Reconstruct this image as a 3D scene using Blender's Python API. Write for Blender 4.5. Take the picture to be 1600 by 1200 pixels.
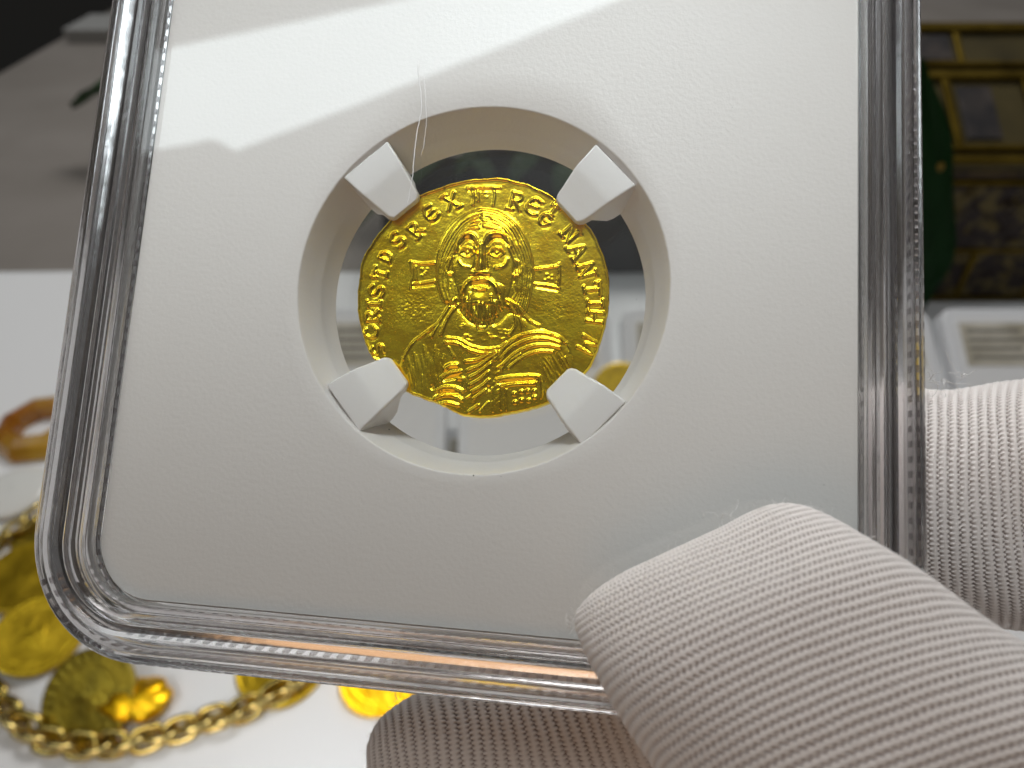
import bpy, math, random
import numpy as np
from mathutils import Matrix, Vector
random.seed(4); rng = np.random.RandomState(4)
scene = bpy.context.scene
for o in list(bpy.data.objects): bpy.data.objects.remove(o)
COL = scene.collection
S = 0.1                                   # everything is measured in millimetres; 1 Blender unit = 1 cm

# ------------------------------------------------------------------ camera
F = 1109.0                                # focal length in pixels of the 1600 x 1200 photograph
PITCH = math.radians(40)
CAM = np.array([0., 0., 208.])
RC = np.array([[1, 0, 0], [0, math.sin(PITCH), -math.cos(PITCH)], [0, math.cos(PITCH), math.sin(PITCH)]])
cam = bpy.data.cameras.new('camera'); camo = bpy.data.objects.new('camera', cam); COL.objects.link(camo)
M = np.eye(4); M[:3, :3] = RC; M[:3, 3] = CAM * S
camo.matrix_world = Matrix(M.tolist())
cam.sensor_width = 36; cam.lens = 36 * F / 1600; cam.clip_start = 0.05; cam.clip_end = 2000
cam.dof.use_dof = True; cam.dof.focus_distance = 4.85; cam.dof.aperture_fstop = 0.36
cam.dof.aperture_blades = 0
scene.camera = camo

# ------------------------------------------------------------------ room light and added fills
scene.view_settings.view_transform = 'Standard'; scene.view_settings.look = 'None'
scene.view_settings.exposure = 0; scene.view_settings.gamma = 1
w = bpy.data.worlds.new("World"); scene.world = w; w.use_nodes = True
nt = w.node_tree; nt.nodes.clear()
wo = nt.nodes.new('ShaderNodeOutputWorld'); bg = nt.nodes.new('ShaderNodeBackground')
tc = nt.nodes.new('ShaderNodeTexCoord'); sp = nt.nodes.new('ShaderNodeSeparateXYZ'); rp = nt.nodes.new('ShaderNodeValToRGB')
mr = nt.nodes.new('ShaderNodeMapRange'); mr.inputs['From Min'].default_value = -1; mr.inputs['From Max'].default_value = 1
nt.links.new(tc.outputs['Generated'], sp.inputs[0]); nt.links.new(sp.outputs['Z'], mr.inputs[0])
nt.links.new(mr.outputs[0], rp.inputs[0]); nt.links.new(rp.outputs[0], bg.inputs[0]); nt.links.new(bg.outputs[0], wo.inputs[0])
e = rp.color_ramp.elements                # dark floor, dim walls, pale ceiling of the room
e[0].position = 0.45; e[0].color = (.05, .037, .028, 1)
e[1].position = 0.85; e[1].color = (.30, .30, .30, 1)
y_ = e.new(0.975); y_.color = (1.2, 1.2, 1.2, 1); z_ = e.new(0.93); z_.color = (.45, .45, .45, 1)
x_ = e.new(0.55); x_.color = (.09, .068, .052, 1)
bg.inputs[1].default_value = 0.32

def U(px, py, d):
    "point at depth d (mm) behind pixel px, py of the photograph"
    return CAM + RC @ np.array([(px - 800) / F * d, -(py - 600) / F * d, -d])
def T(px, py, z=0.):
    "point of the horizontal plane at height z seen at pixel px, py"
    v = RC @ np.array([(px - 800) / F, -(py - 600) / F, -1.]); k = (z - CAM[2]) / v[2]
    return CAM + v * k

def rotvec(r):
    a = np.linalg.norm(r); k = r / a; K = np.array([[0, -k[2], k[1]], [k[2], 0, -k[0]], [-k[1], k[0], 0]])
    return np.eye(3) + np.sin(a) * K + (1 - np.cos(a)) * K @ K
RS = RC @ rotvec(np.array([-0.1318, -0.1261, -0.055]))      # holder: x right, y up, z towards the camera
TS = CAM + RC @ np.array([-2.3425, 6.8734, -48.924])        # centre of the round opening
def slab_pt(x, y, z): return TS + RS @ np.array([x, y, z])
def to_slab(px, py, z=0.):
    "pixel arrays to holder coordinates on the plane at height z of the holder"
    px = np.asarray(px, float); py = np.asarray(py, float)
    v = np.stack([(px - 800) / F, -(py - 600) / F, -np.ones_like(px)], -1) @ RC.T
    n = RS[:, 2]; k = ((TS + n * z - CAM) @ n) / (v @ n)
    return ((CAM + v * k[..., None]) - TS) @ RS

def area(name, pos, target, sx, sy, rad, color=(1, 1, 1), roll=None):
    "rectangular lamp of given radiance"
    l = bpy.data.lights.new(name, 'AREA'); l.shape = 'RECTANGLE'; l.size = sx * S; l.size_y = sy * S
    l.energy = rad * math.pi * sx * sy * S * S; l.color = color
    o = bpy.data.objects.new(name, l); COL.objects.link(o)
    zz = np.array(pos, float) - np.array(target, float); zz /= np.linalg.norm(zz)
    xx = np.array(roll if roll is not None else (1, 0, 0), float); xx -= zz * (xx @ zz); xx /= np.linalg.norm(xx)
    yy = np.cross(zz, xx); m = np.eye(4); m[:3, 0] = xx; m[:3, 1] = yy; m[:3, 2] = zz; m[:3, 3] = np.array(pos) * S
    o.matrix_world = Matrix(m.tolist()); return o
def mirror(p):
    n = RS[:, 2]; q = TS + n * 1.2
    return p - 2 * ((p - q) @ n) * n
ceil = area('ceiling_lamp', (120, 760, 950), (0, 150, 0), 420, 300, 11, (1, .985, .965))
bpy.context.view_layer.update()
area('warm_fill', (-160, -520, 330), slab_pt(0, 0, 0), 420, 300, .95, (1, .58, .30))  # unseen warm fill behind the camera, added to tint holder and glove
# lit skylight in the ceiling, the bright band mirrored in the clear front of the holder
SKY_Z = 1900.
def sky_pt(px, py):
    v = RC @ np.array([(px - 800) / F, -(py - 600) / F, -1.]); n = RS[:, 2]; q = TS + n * 1.25
    p = CAM + v * (((q - CAM) @ n) / (v @ n)); v = v - 2 * (v @ n) * n; return p + v * ((SKY_Z - p[2]) / v[2])
SKYLIGHT = [sky_pt(*p) for p in [(40, 273), (200, 243), (332, 217), (368, 236), (520, 178), (820, 58), (1000, -14), (990, -66), (640, -2), (250, 78), (60, 117)]]
dl = area('core_gradient_fill', slab_pt(-9, 113, 100), slab_pt(-9, 12, 0), 106, 18, 1.8, (.92, .97, 1), RS[:, 0]); dl.data.spread = math.radians(26)  # added light, narrowed so the core is bright above and fades downwards
sl = area('cloth_fill', (-120, 20, 110), (-20, 115, 0), 50, 50, 2.2, (1, .99, .97)); sl.data.spread = math.radians(80)  # low unseen fill, added to brighten the near part of the cloth

# ------------------------------------------------------------------ helpers
def mat(name, base=(.8, .8, .8), rough=.5, metal=0., **kw):
    m = bpy.data.materials.new(name); m.use_nodes = True; b = m.node_tree.nodes['Principled BSDF']
    b.inputs['Base Color'].default_value = (*base, 1); b.inputs['Roughness'].default_value = rough
    b.inputs['Metallic'].default_value = metal
    for k, v in kw.items():
        k = k.replace('_', ' ')
        b.inputs[k].default_value = v
    return m
def node(m, t, **inp):
    n = m.node_tree.nodes.new(t)
    for k, v in inp.items(): n.inputs[k.replace('_', ' ')].default_value = v
    return n
def lk(m, a, b): m.node_tree.links.new(a, b)
def bsdf(m): return m.node_tree.nodes['Principled BSDF']
def add_bump(m, scale, strength, dist, detail=4, coord='Object', stretch=None, tex='ShaderNodeTexNoise'):
    t = m.node_tree.nodes.new('ShaderNodeTexCoord'); n = m.node_tree.nodes.new(tex); n.inputs['Scale'].default_value = scale
    if tex == 'ShaderNodeTexNoise': n.inputs['Detail'].default_value = detail
    src = t.outputs[coord]
    if stretch:
        mp = m.node_tree.nodes.new('ShaderNodeMapping'); mp.inputs['Scale'].default_value = stretch
        lk(m, src, mp.inputs[0]); src = mp.outputs[0]
    lk(m, src, n.inputs['Vector'])
    b = node(m, 'ShaderNodeBump', Strength=strength, Distance=dist)
    lk(m, n.outputs[0], b.inputs['Height'])
    inp = bsdf(m).inputs['Normal']
    if inp.is_linked: lk(m, inp.links[0].from_socket, b.inputs['Normal'])
    lk(m, b.outputs[0], inp); return n
def add_mottle(m, c1, c2, scale, lo=.35, hi=.65, detail=5, coord='Object', stretch=None, rough=None):
    t = m.node_tree.nodes.new('ShaderNodeTexCoord'); n = node(m, 'ShaderNodeTexNoise', Scale=scale, Detail=detail)
    src = t.outputs[coord]
    if stretch:
        mp = m.node_tree.nodes.new('ShaderNodeMapping'); mp.inputs['Scale'].default_value = stretch
        lk(m, src, mp.inputs[0]); src = mp.outputs[0]
    lk(m, src, n.inputs['Vector'])
    r = m.node_tree.nodes.new('ShaderNodeValToRGB'); r.color_ramp.elements[0].position = lo; r.color_ramp.elements[1].position = hi
    r.color_ramp.elements[0].color = (*c1, 1); r.color_ramp.elements[1].color = (*c2, 1)
    lk(m, n.outputs[0], r.inputs[0]); lk(m, r.outputs[0], bsdf(m).inputs['Base Color'])
    if rough:
        q = node(m, 'ShaderNodeMapRange'); q.inputs['To Min'].default_value = rough[0]; q.inputs['To Max'].default_value = rough[1]
        lk(m, n.outputs[0], q.inputs[0]); lk(m, q.outputs[0], bsdf(m).inputs['Roughness'])
    return r

def make(name, V, Fc, m, parent=None, smooth=True, sharp=None, matrix=None):
    "mesh object from vertex array (mm) and faces (list, or an n x 4 array)"
    me = bpy.data.meshes.new(name); V = np.asarray(V, float) * S
    if isinstance(Fc, np.ndarray):
        nf = len(Fc); k = Fc.shape[1]
        me.vertices.add(len(V)); me.vertices.foreach_set('co', V.astype(np.float32).ravel())
        me.loops.add(nf * k); me.loops.foreach_set('vertex_index', Fc.astype(np.int32).ravel())
        me.polygons.add(nf); me.polygons.foreach_set('loop_start', np.arange(0, nf * k, k, dtype=np.int32))
        me.update(calc_edges=True)
    else: me.from_pydata(V.tolist(), [], Fc); me.update()
    if m is not None: me.materials.append(m)
    me.polygons.foreach_set('use_smooth', np.full(len(me.polygons), smooth))
    if sharp: me.set_sharp_from_angle(angle=math.radians(sharp))
    me.validate()
    o = bpy.data.objects.new(name, me); COL.objects.link(o)
    if parent is not None: o.parent = parent
    if matrix is not None: o.matrix_world = matrix
    return o
def share(name, me, parent=None, matrix=None):
    o = bpy.data.objects.new(name, me); COL.objects.link(o)
    if parent is not None: o.parent = parent
    if matrix is not None: o.matrix_local = matrix
    return o
def empty(name, R, t):
    o = bpy.data.objects.new(name, None); COL.objects.link(o); o.empty_display_size = .3
    m = np.eye(4); m[:3, :3] = R; m[:3, 3] = np.asarray(t) * S; o.matrix_world = Matrix(m.tolist()); return o
def tag(o, label, cat, group=None):
    o['label'] = label; o['category'] = cat
    if group: o['group'] = group
    return o
def rotz(a): c, s = math.cos(a), math.sin(a); return np.array([[c, -s, 0], [s, c, 0], [0, 0, 1.]])
def rotx(a): c, s = math.cos(a), math.sin(a); return np.array([[1, 0, 0], [0, c, -s], [0, s, c.real]])
def roty(a): c, s = math.cos(a), math.sin(a); return np.array([[c, 0, s], [0, 1, 0], [-s, 0, c]])
def mat4(R, t):
    m = np.eye(4); m[:3, :3] = R; m[:3, 3] = np.asarray(t) * S; return Matrix(m.tolist())
def grid_faces(n, k, wrap_k=True, wrap_n=False):
    i = np.arange(n if wrap_n else n - 1)[:, None]; j = np.arange(k if wrap_k else k - 1)[None]
    i2 = (i + 1) % n; j2 = (j + 1) % k
    return np.stack([(i * k + j), (i * k + j2), (i2 * k + j2), (i2 * k + j)], -1).reshape(-1, 4)
def rrect(x0, x1, y0, y1, r, nc=16, ns=10):
    "rounded rectangle, counter-clockwise; point count does not depend on its size"
    P = []
    cs = [(x1 - r, y0 + r, -90), (x1 - r, y1 - r, 0), (x0 + r, y1 - r, 90), (x0 + r, y0 + r, 180)]
    for q in range(4):
        cx, cy, a0 = cs[q]
        for k in range(nc + 1):
            a = math.radians(a0 + 90 * k / nc); P.append((cx + r * math.cos(a), cy + r * math.sin(a)))
        nx, ny, a1 = cs[(q + 1) % 4]
        a = math.radians(a1); e1 = np.array([nx + r * math.cos(a), ny + r * math.sin(a)]); s1 = np.array(P[-1])
        for k in range(1, ns): P.append(tuple(s1 + (e1 - s1) * k / ns))
    return np.array(P)
def box(x0, x1, y0, y1, z0, z1):
    V = [(x, y, z) for z in (z0, z1) for y in (y0, y1) for x in (x0, x1)]
    return V, [(0, 2, 3, 1), (4, 5, 7, 6), (0, 1, 5, 4), (2, 6, 7, 3), (0, 4, 6, 2), (1, 3, 7, 5)]
def bevel(o, wd, seg=2):
    b = o.modifiers.new('bevel', 'BEVEL'); b.width = wd * S; b.segments = seg; b.limit_method = 'ANGLE'; return o
def vnoise(x, y, seed=0):
    r = np.random.RandomState(seed); G = r.rand(257, 257)
    xi = np.floor(x).astype(int); yi = np.floor(y).astype(int); fx = x - xi; fy = y - yi
    fx = fx * fx * (3 - 2 * fx); fy = fy * fy * (3 - 2 * fy); a = xi % 256; b = yi % 256
    g = G[a, b] * (1 - fx) * (1 - fy) + G[a + 1, b] * fx * (1 - fy) + G[a, b + 1] * (1 - fx) * fy + G[a + 1, b + 1] * fx * fy
    return g - .5

# ------------------------------------------------------------------ materials
M_white = mat('white_core_plastic', (.775, .745, .725), .45); bsdf(M_white).inputs['Subsurface Weight'].default_value = .0
add_bump(M_white, 34, .2, .01, 3)
M_prong = mat('white_prong_plastic', (.80, .785, .775), .42); add_bump(M_prong, 20, .12, .01, 3)
M_rim = mat('clear_rim_plastic', (.96, .95, .955), .12); b = bsdf(M_rim)
b.inputs['Transmission Weight'].default_value = 1; b.inputs['IOR'].default_value = 1.53
add_bump(M_rim, 2.0, .25, .02, 3); add_bump(M_rim, 14, .12, .006, 3)
M_rib = mat('clear_rib_plastic', (.62, .59, .61), .18); bsdf(M_rib).inputs['Transmission Weight'].default_value = .95
M_pane = bpy.data.materials.new('clear_pane_plastic'); M_pane.use_nodes = True; t_ = M_pane.node_tree; t_.nodes.clear()
out = t_.nodes.new('ShaderNodeOutputMaterial'); mx = t_.nodes.new('ShaderNodeMixShader'); tr = t_.nodes.new('ShaderNodeBsdfTransparent')
gl = t_.nodes.new('ShaderNodeBsdfGlossy'); gl.inputs['Roughness'].default_value = .022; lw = t_.nodes.new('ShaderNodeLayerWeight'); pw = t_.nodes.new('ShaderNodeMath'); pw.operation = 'POWER'; pw.inputs[1].default_value = 5; fr = t_.nodes.new('ShaderNodeMath'); fr.operation = 'MULTIPLY_ADD'; fr.inputs[1].default_value = .96; fr.inputs[2].default_value = .04
lk(M_pane, lw.outputs['Facing'], pw.inputs[0]); lk(M_pane, pw.outputs[0], fr.inputs[0])
tr.inputs[0].default_value = (.985, .99, .985, 1)
lk(M_pane, fr.outputs[0], mx.inputs[0]); lk(M_pane, tr.outputs[0], mx.inputs[1]); lk(M_pane, gl.outputs[0], mx.inputs[2]); lk(M_pane, mx.outputs[0], out.inputs[0])
tcx = t_.nodes.new('ShaderNodeTexCoord'); nn = t_.nodes.new('ShaderNodeTexNoise'); nn.inputs['Scale'].default_value = 1.1; nn.inputs['Detail'].default_value = 2
bb = node(M_pane, 'ShaderNodeBump', Strength=.035, Distance=.01); lk(M_pane, tcx.outputs['Object'], nn.inputs['Vector']); lk(M_pane, nn.outputs[0], bb.inputs['Height'])
lk(M_pane, bb.outputs[0], gl.inputs['Normal'])
M_scratch = mat('scratched_plastic', (.9, .9, .9), .3)
M_dust = mat('dark_dust', (.03, .028, .025), .9)
def gold(name, c1, c2, rough, scale=3, br=None):
    m = mat(name, c1, rough, 1.0); add_mottle(m, c1, c2, scale, .4, .62, rough=br); return m
M_gold = gold('struck_gold', (1.0, .66, .02), (1.0, .74, .035), .2, 9, (.15, .28)); add_bump(M_gold, 70, .2, .003, 3); add_bump(M_gold, 26, .14, .004, 4)

M_sky = bpy.data.materials.new('skylight_glow'); M_sky.use_nodes = True; b = bsdf(M_sky); b.inputs['Base Color'].default_value = (.8, .8, .8, 1)
b.inputs['Emission Color'].default_value = (.87, .97, 1, 1); b.inputs['Emission Strength'].default_value = 4.5
n = len(SKYLIGHT); V = [tuple(p) for p in SKYLIGHT] + [(p[0], p[1], p[2] + 20) for p in SKYLIGHT]
sk = make('ceiling_skylight', V, [tuple(range(n)), tuple(range(2 * n - 1, n - 1, -1))] + [(i, n + i, n + (i + 1) % n, (i + 1) % n) for i in range(n)], M_sky, smooth=False); sk['kind'] = 'structure'
# ------------------------------------------------------------------ coin holder
holder = empty('coin_holder', RS, TS)
tag(holder, 'large clear coin holder with white core and round window, gripped by the glove', 'coin holder')
PX0, PX1, PY0, PY1 = -25.63, 24.97, -23.06, 52.0
N = len(rrect(0, 10, 0, 10, 1))
def contour(off, r): return rrect(PX0 - off * 1.05, PX1 + off * .84, PY0 - off * .92, PY1 + off, r)
# white core: outer contour to the round opening, cone and step of the opening, back
outer = contour(0, 4.2); ang = np.arctan2(outer[:, 1], outer[:, 0])
rings = []
circ = lambda r: np.stack([r * np.cos(ang), r * np.sin(ang)], 1)
NA = 6
idx = np.arange(N)
def fine(P, k=NA):      # more points along a contour
    Q = [];
    for q in range(len(P)):
        for t in range(k): Q.append(P[q] + (P[(q + 1) % len(P)] - P[q]) * t / k)
    return np.array(Q)
of = fine(outer, 3); af = np.unwrap(np.arctan2(of[:, 1], of[:, 0]))
cf = lambda r: np.stack([r * np.cos(af), r * np.sin(af)], 1)
prof = [(13.12, 0.0), (13.03, -.03), (12.97, -.12), (12.55, -1.15), (12.2, -1.95), (12.13, -2.1), (12.08, -2.3), (11.68, -3.62), (11.62, -3.74), (11.62, -3.8)]
L = []
for t in (0, .02): L.append(np.c_[of * (1 - 0) - 0 * of, np.full(len(of), -.18 + .16 * (t > 0))] if t == 0 else np.c_[fine(contour(-.15, 4.05), 3), np.zeros(len(of))])
inn = fine(contour(-.15, 4.05), 3)
for t in (.25, .5, .75, .93): L.append(np.c_[inn * (1 - t) + cf(13.12) * t, np.zeros(len(of))])
for r, z in prof: L.append(np.c_[cf(r), np.full(len(of), z)])
for t in (.5, 1): L.append(np.c_[cf(11.62) * (1 - t) + of * t, np.full(len(of), -3.8)])
L = np.array(L); nl = len(L)
Fc = grid_faces(nl, len(of), True, True)[:, ::-1]
insert = make('core_insert', L.reshape(-1, 3), Fc, M_white, holder, sharp=40)
# prongs
def prong(po, pt):
    "moulded prong from its outer end to its tip over the coin (pixels of the two ends)"
    A = to_slab(*po, -.1); B = to_slab(*pt, -.8); dx, dy = (A - B)[:2]; L_ = math.hypot(dx, dy); th_ = math.atan2(dy, dx)
    stn = [(0, .95, -1.02, -1.36), (.13, 1.2, -.90, -1.42), (.45, 1.38, -.80, -1.46), (1.05, 1.50, -.68, -1.5), (L_ * .50, 1.75, -.22, -3.3), (L_ * .62, 1.84, -.12, -3.6), (L_ + .13, 2.08, -.12, -3.6)]
    V = []; f = []
    for rho, hw, zt, zb in stn: V += [(rho, -hw, zt), (rho, hw, zt), (rho, hw * 1.05, zb), (rho, -hw * 1.05, zb)]
    n = len(stn)
    for i in range(n - 1):
        for j in range(4): f.append((i * 4 + j, i * 4 + (j + 1) % 4, (i + 1) * 4 + (j + 1) % 4, (i + 1) * 4 + j))
    f.append((3, 2, 1, 0)); f.append(((n - 1) * 4, (n - 1) * 4 + 1, (n - 1) * 4 + 2, (n - 1) * 4 + 3))
    V = np.array(V) @ rotz(th_).T + [B[0], B[1], 0]
    o = make('prong', V, f, M_prong, insert, sharp=25); bevel(o, .17, 4); return o
for po, pt in (((572, 250), (634, 326)), ((960, 258), (884, 330)), ((537, 636), (622, 577)), ((942, 660), (870, 592))): prong(po, pt)
# front and back panes
for zf, zb in ((1.25, .2), (-3.95, -4.9)):
    c = fine(contour(-.02, 4.2), 1); n = len(c)
    V = np.r_[np.c_[c, np.full(n, zf)], np.c_[c, np.full(n, zb)]]
    f = [tuple(range(n)), tuple(range(2 * n - 1, n - 1, -1))] + [(i, n + i, n + (i + 1) % n, (i + 1) % n) for i in range(n)]
    make('front_pane' if zf > 0 else 'back_pane', V, f, M_pane, holder, smooth=False)
# rims: profile (distance outward from the core, height) swept round
def rim(name, prof, m):
    L = []
    for s, z in prof: L.append(np.c_[fine(contour(s, 4.2 + s * 1.05 if s > 0 else 4.2), 2), np.full(2 * N, z)])
    L = np.array(L); return make(name, L.reshape(-1, 3), grid_faces(len(L), 2 * N, True, True)[:, ::-1], m, holder, sharp=28)
front_prof = [(.08, 1.25), (.55, 1.28), (.62, 1.34), (.72, 1.80), (.85, 1.95), (1.15, 1.98), (1.25, 1.90), (1.32, 1.55), (1.42, 1.52), (1.52, 1.9), (1.7, 2.22), (2.0, 2.34), (2.3, 2.25), (2.42, 2.0), (2.5, 1.72), (2.6, 1.68), (3.2, 1.62), (3.5, 1.5), (3.62, 1.30), (3.7, .9), (4.15, .8), (4.32, .62), (4.38, .3),
              (4.38, -1.85), (4.3, -1.95), (3.5, -1.95), (3.4, -1.9), (3.4, .2), (3.3, .35), (2.3, .55), (1.9, .5), (1.8, .3), (1.75, -1.2), (1.6, -1.3), (.9, -1.3), (.8, -1.2), (.72, .1), (.6, .25), (.08, .28)]
rim('front_rim', front_prof, M_rim)
back_prof = [(.12, -3.95), (.6, -3.9), (.75, -3.7), (.8, -1.5), (.95, -1.42), (1.6, -1.42), (1.72, -1.5), (1.8, -3.4), (2.0, -3.6), (2.9, -3.6), (3.1, -3.4), (3.2, -2.15), (3.35, -2.05), (4.3, -2.05), (4.38, -2.15), (4.38, -4.9), (4.25, -5.25), (3.9, -5.45), (3.1, -5.5), (2.9, -5.7), (2.5, -6.2), (1.9, -6.3), (1.5, -6.1), (1.3, -5.2), (1.1, -4.95), (.12, -4.9)]
rim('back_rim', back_prof, M_rim)
# moulded ribs along the seam and along the core edge
def rib_mesh(a, b_, c):
    V, f = box(-a / 2, a / 2, -b_ / 2, b_ / 2, -c / 2, c / 2)
    me = bpy.data.meshes.new('rib'); me.from_pydata((np.array(V) * S).tolist(), [], f); me.materials.append(M_rib); me.update(); return me
def along(off, r, pitch):
    c = fine(contour(off, r), 8); d = np.r_[0, np.cumsum(np.linalg.norm(np.diff(np.r_[c, c[:1]], axis=0), axis=1))]
    k = int(d[-1] / pitch); t = np.arange(k) * d[-1] / k; cc = np.r_[c, c[:1]]
    X = np.interp(t, d, cc[:, 0]); Y = np.interp(t, d, cc[:, 1])
    X2 = np.interp((t + .05) % d[-1], d, cc[:, 0]); Y2 = np.interp((t + .05) % d[-1], d, cc[:, 1])
    return X, Y, np.arctan2(Y2 - Y, X2 - X)
rm = rib_mesh(.40, .42, .8); cnt = 0
for X, Y, A in zip(*along(3.82, 8.2, .95)):
    if Y < 23 and (Y < -22 or X > 20): share('rib', rm, holder, mat4(rotz(A), (X, Y, -1.25 + .02))); cnt += 1
rm2 = rib_mesh(.40, .16, .22)
for X, Y, A in zip(*along(.38, 4.6, 1.0)):
    if Y < 23: share('rib', rm2, holder, mat4(rotz(A), (X, Y, -.35))); cnt += 1

# scratches on the pane
def tube(pts, r, seg=6):
    P = np.asarray(pts, float); n = len(P); V = []; R_ = r if hasattr(r, '__len__') else [r] * n
    Tn = np.gradient(P, axis=0); Tn /= np.linalg.norm(Tn, axis=1)[:, None]; up = np.array([.2, .3, .93])
    for i in range(n):
        a = np.cross(Tn[i], up); a /= np.linalg.norm(a); b_ = np.cross(a, Tn[i])
        for k in range(seg):
            t = 2 * math.pi * k / seg; V.append(P[i] + R_[i] * (math.cos(t) * a + math.sin(t) * b_))
    return np.array(V), grid_faces(n, seg)
def cr(P, n):
    "catmull-rom through points"
    P = np.asarray(P, float); P = np.r_[[2 * P[0] - P[1]], P, [2 * P[-1] - P[-2]]]; m = len(P) - 3; out = []
    for t in np.linspace(0, m - 1e-9, n):
        i = int(t); u = t - i; a, b_, c, d = P[i:i + 4]
        out.append(.5 * (2 * b_ + (c - a) * u + (2 * a - 5 * b_ + 4 * c - d) * u * u + (3 * b_ - a - 3 * c + d) * u ** 3))
    return np.array(out)
for pts, r in (([(653, 95), (654, 118), (658, 150), (657, 180), (653, 200), (648, 235), (645, 270), (640, 300), (637, 318)], .035), ([(662, 118), (664, 140), (666, 180), (665, 205), (661, 232), (658, 243)], .02)):
    q = cr(pts, 40); z = to_slab(q[:, 0], q[:, 1], 1.27); z[:, :2] += rng.normal(0, .012, (40, 2))
    rr = r * (.45 + .55 * np.sin(np.linspace(.25, 2.8, 40)) * rng.uniform(.7, 1.1, 40))
    V, f = tube(z, rr, 5); make('scratch', V, f, M_scratch, holder)
# specks of dust on pane and core
dV, dF = [], []
for k in range(46):
    px, py = (740, 743) if k == 0 else (608, 671) if k == 1 else (rng.uniform(230, 1330), rng.uniform(20, 930))
    q = to_slab(px, py, 1.262); r = .045 if k < 2 else rng.uniform(.012, .028); a0 = rng.uniform(0, 6)
    n0 = len(dV)
    for j in range(5): dV.append(q + np.array([r * math.cos(a0 + j * 1.257) * (1.8 if j == 0 else 1), r * math.sin(a0 + j * 1.257), 0]))
    dV.append(q + np.array([0, 0, r])); dF += [(n0 + j, n0 + (j + 1) % 5, n0 + 5) for j in range(5)]
dust = make('dust_specks', dV, dF, M_dust, holder); dust['kind'] = 'stuff'

# ------------------------------------------------------------------ gold coin with struck relief
ZC = -1.75                                                   # height of its field in the holder
def C1(P): P = np.asarray(P, float); return np.stack([550 + P[..., 0] / 3, 260 + P[..., 1] / 3], -1)
outl = cr([(640, 55), (700, 52), (780, 70), (860, 95), (940, 140), (1000, 190), (1060, 240), (1120, 290), (1165, 380), (1190, 450), (1203, 540), (1203, 640), (1190, 720), (1170, 800), (1140, 890), (1100, 955), (1020, 1035), (940, 1098), (860, 1130), (760, 1155), (650, 1172), (560, 1172), (500, 1158), (430, 1125), (330, 1085), (245, 1048), (180, 985), (120, 915), (90, 890), (60, 820), (35, 740), (25, 650), (28, 560), (45, 450), (80, 380), (120, 320), (170, 260), (230, 200), (320, 135), (400, 100), (480, 75), (560, 60), (640, 55)], 900)
cen = np.array([615., 610.]); oa = np.arctan2(outl[:, 1] - cen[1], outl[:, 0] - cen[0]); orr = np.hypot(*(outl - cen).T); od = np.argsort(oa)
NT, NR = 1040, 290
th = np.linspace(-math.pi, math.pi, NT, endpoint=False); Rt = np.interp(th, oa[od], orr[od], period=2 * math.pi)
Rt = Rt + 4 * vnoise(th * 9 + 40, th * 0, 3) + 3 * vnoise(th * 30 + 90, th * 0, 5)
fr_ = np.linspace(0.004, 1, NR) ** .85
PX = cen[0] + fr_[:, None] * Rt[None] * np.cos(th)[None]; PY = cen[1] + fr_[:, None] * Rt[None] * np.sin(th)[None]
Hh = np.zeros_like(PX)
edge = (1 - fr_[:, None]) * Rt[None]                          # distance to the edge (relief units)
def seg_d(ax, ay, bx, by, X, Y):
    dx, dy = bx - ax, by - ay; t = np.clip(((X - ax) * dx + (Y - ay) * dy) / (dx * dx + dy * dy + 1e-9), 0, 1)
    return np.hypot(X - ax - t * dx, Y - ay - t * dy)
def near(P, pad):
    P = np.asarray(P, float)
    return (PX > P[:, 0].min() - pad) & (PX < P[:, 0].max() + pad) & (PY > P[:, 1].min() - pad) & (PY < P[:, 1].max() + pad)
SK = np.zeros_like(PX)                                        # ridges (maximum of all strokes)
GR = np.zeros_like(PX)                                        # grooves
def stroke(P, w, h, arr=None, curve=True, fade=False, pw=1.0):
    arr = SK if arr is None else arr
    P = np.asarray(P, float)
    if curve and len(P) > 2: P = cr(P, 4 * len(P))
    m = near(P, w * 2.6); X, Y = PX[m], PY[m]
    best = np.zeros(X.shape)
    for i in range(len(P) - 1):
        d = seg_d(*P[i], *P[i + 1], X, Y); hh = h
        if fade: hh = h * math.sin(math.pi * (.12 + .76 * (i + .5) / (len(P) - 1)))
        best = np.maximum(best, hh * np.exp(-(d / w) ** 2 * pw))
    arr[m] = np.maximum(arr[m], best)
def blob(x, y, rx, ry, h, arr=None, rot=0):
    X = (PX - x) * math.cos(rot) + (PY - y) * math.sin(rot); Y = -(PX - x) * math.sin(rot) + (PY - y) * math.cos(rot)
    d = (X / rx) ** 2 + (Y / ry) ** 2
    if arr is None: Hh[...] += h * np.exp(-d * 1.1)
    else: arr[...] = np.maximum(arr, h * np.exp(-d * 1.1))
def dome(P, wd, h):
    P = cr(np.r_[P, [P[0]]], 60); ins = np.zeros(PX.shape, bool); D = np.full(PX.shape, 1e9)
    m = near(P, 5); X, Y = PX[m], PY[m]; c = np.zeros(X.shape, bool); dd = np.full(X.shape, 1e9)
    for i in range(len(P) - 1):
        (x1, y1), (x2, y2) = P[i], P[i + 1]
        c ^= ((y1 > Y) != (y2 > Y)) & (X < (x2 - x1) * (Y - y1) / (y2 - y1 + 1e-9) + x1)
        dd = np.minimum(dd, seg_d(x1, y1, x2, y2, X, Y))
    t = np.clip(np.where(c, dd, 0) / wd, 0, 1); v = np.zeros(PX.shape); v[m] = h * np.sqrt(1 - (1 - t) ** 2); Hh[...] += v
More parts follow.
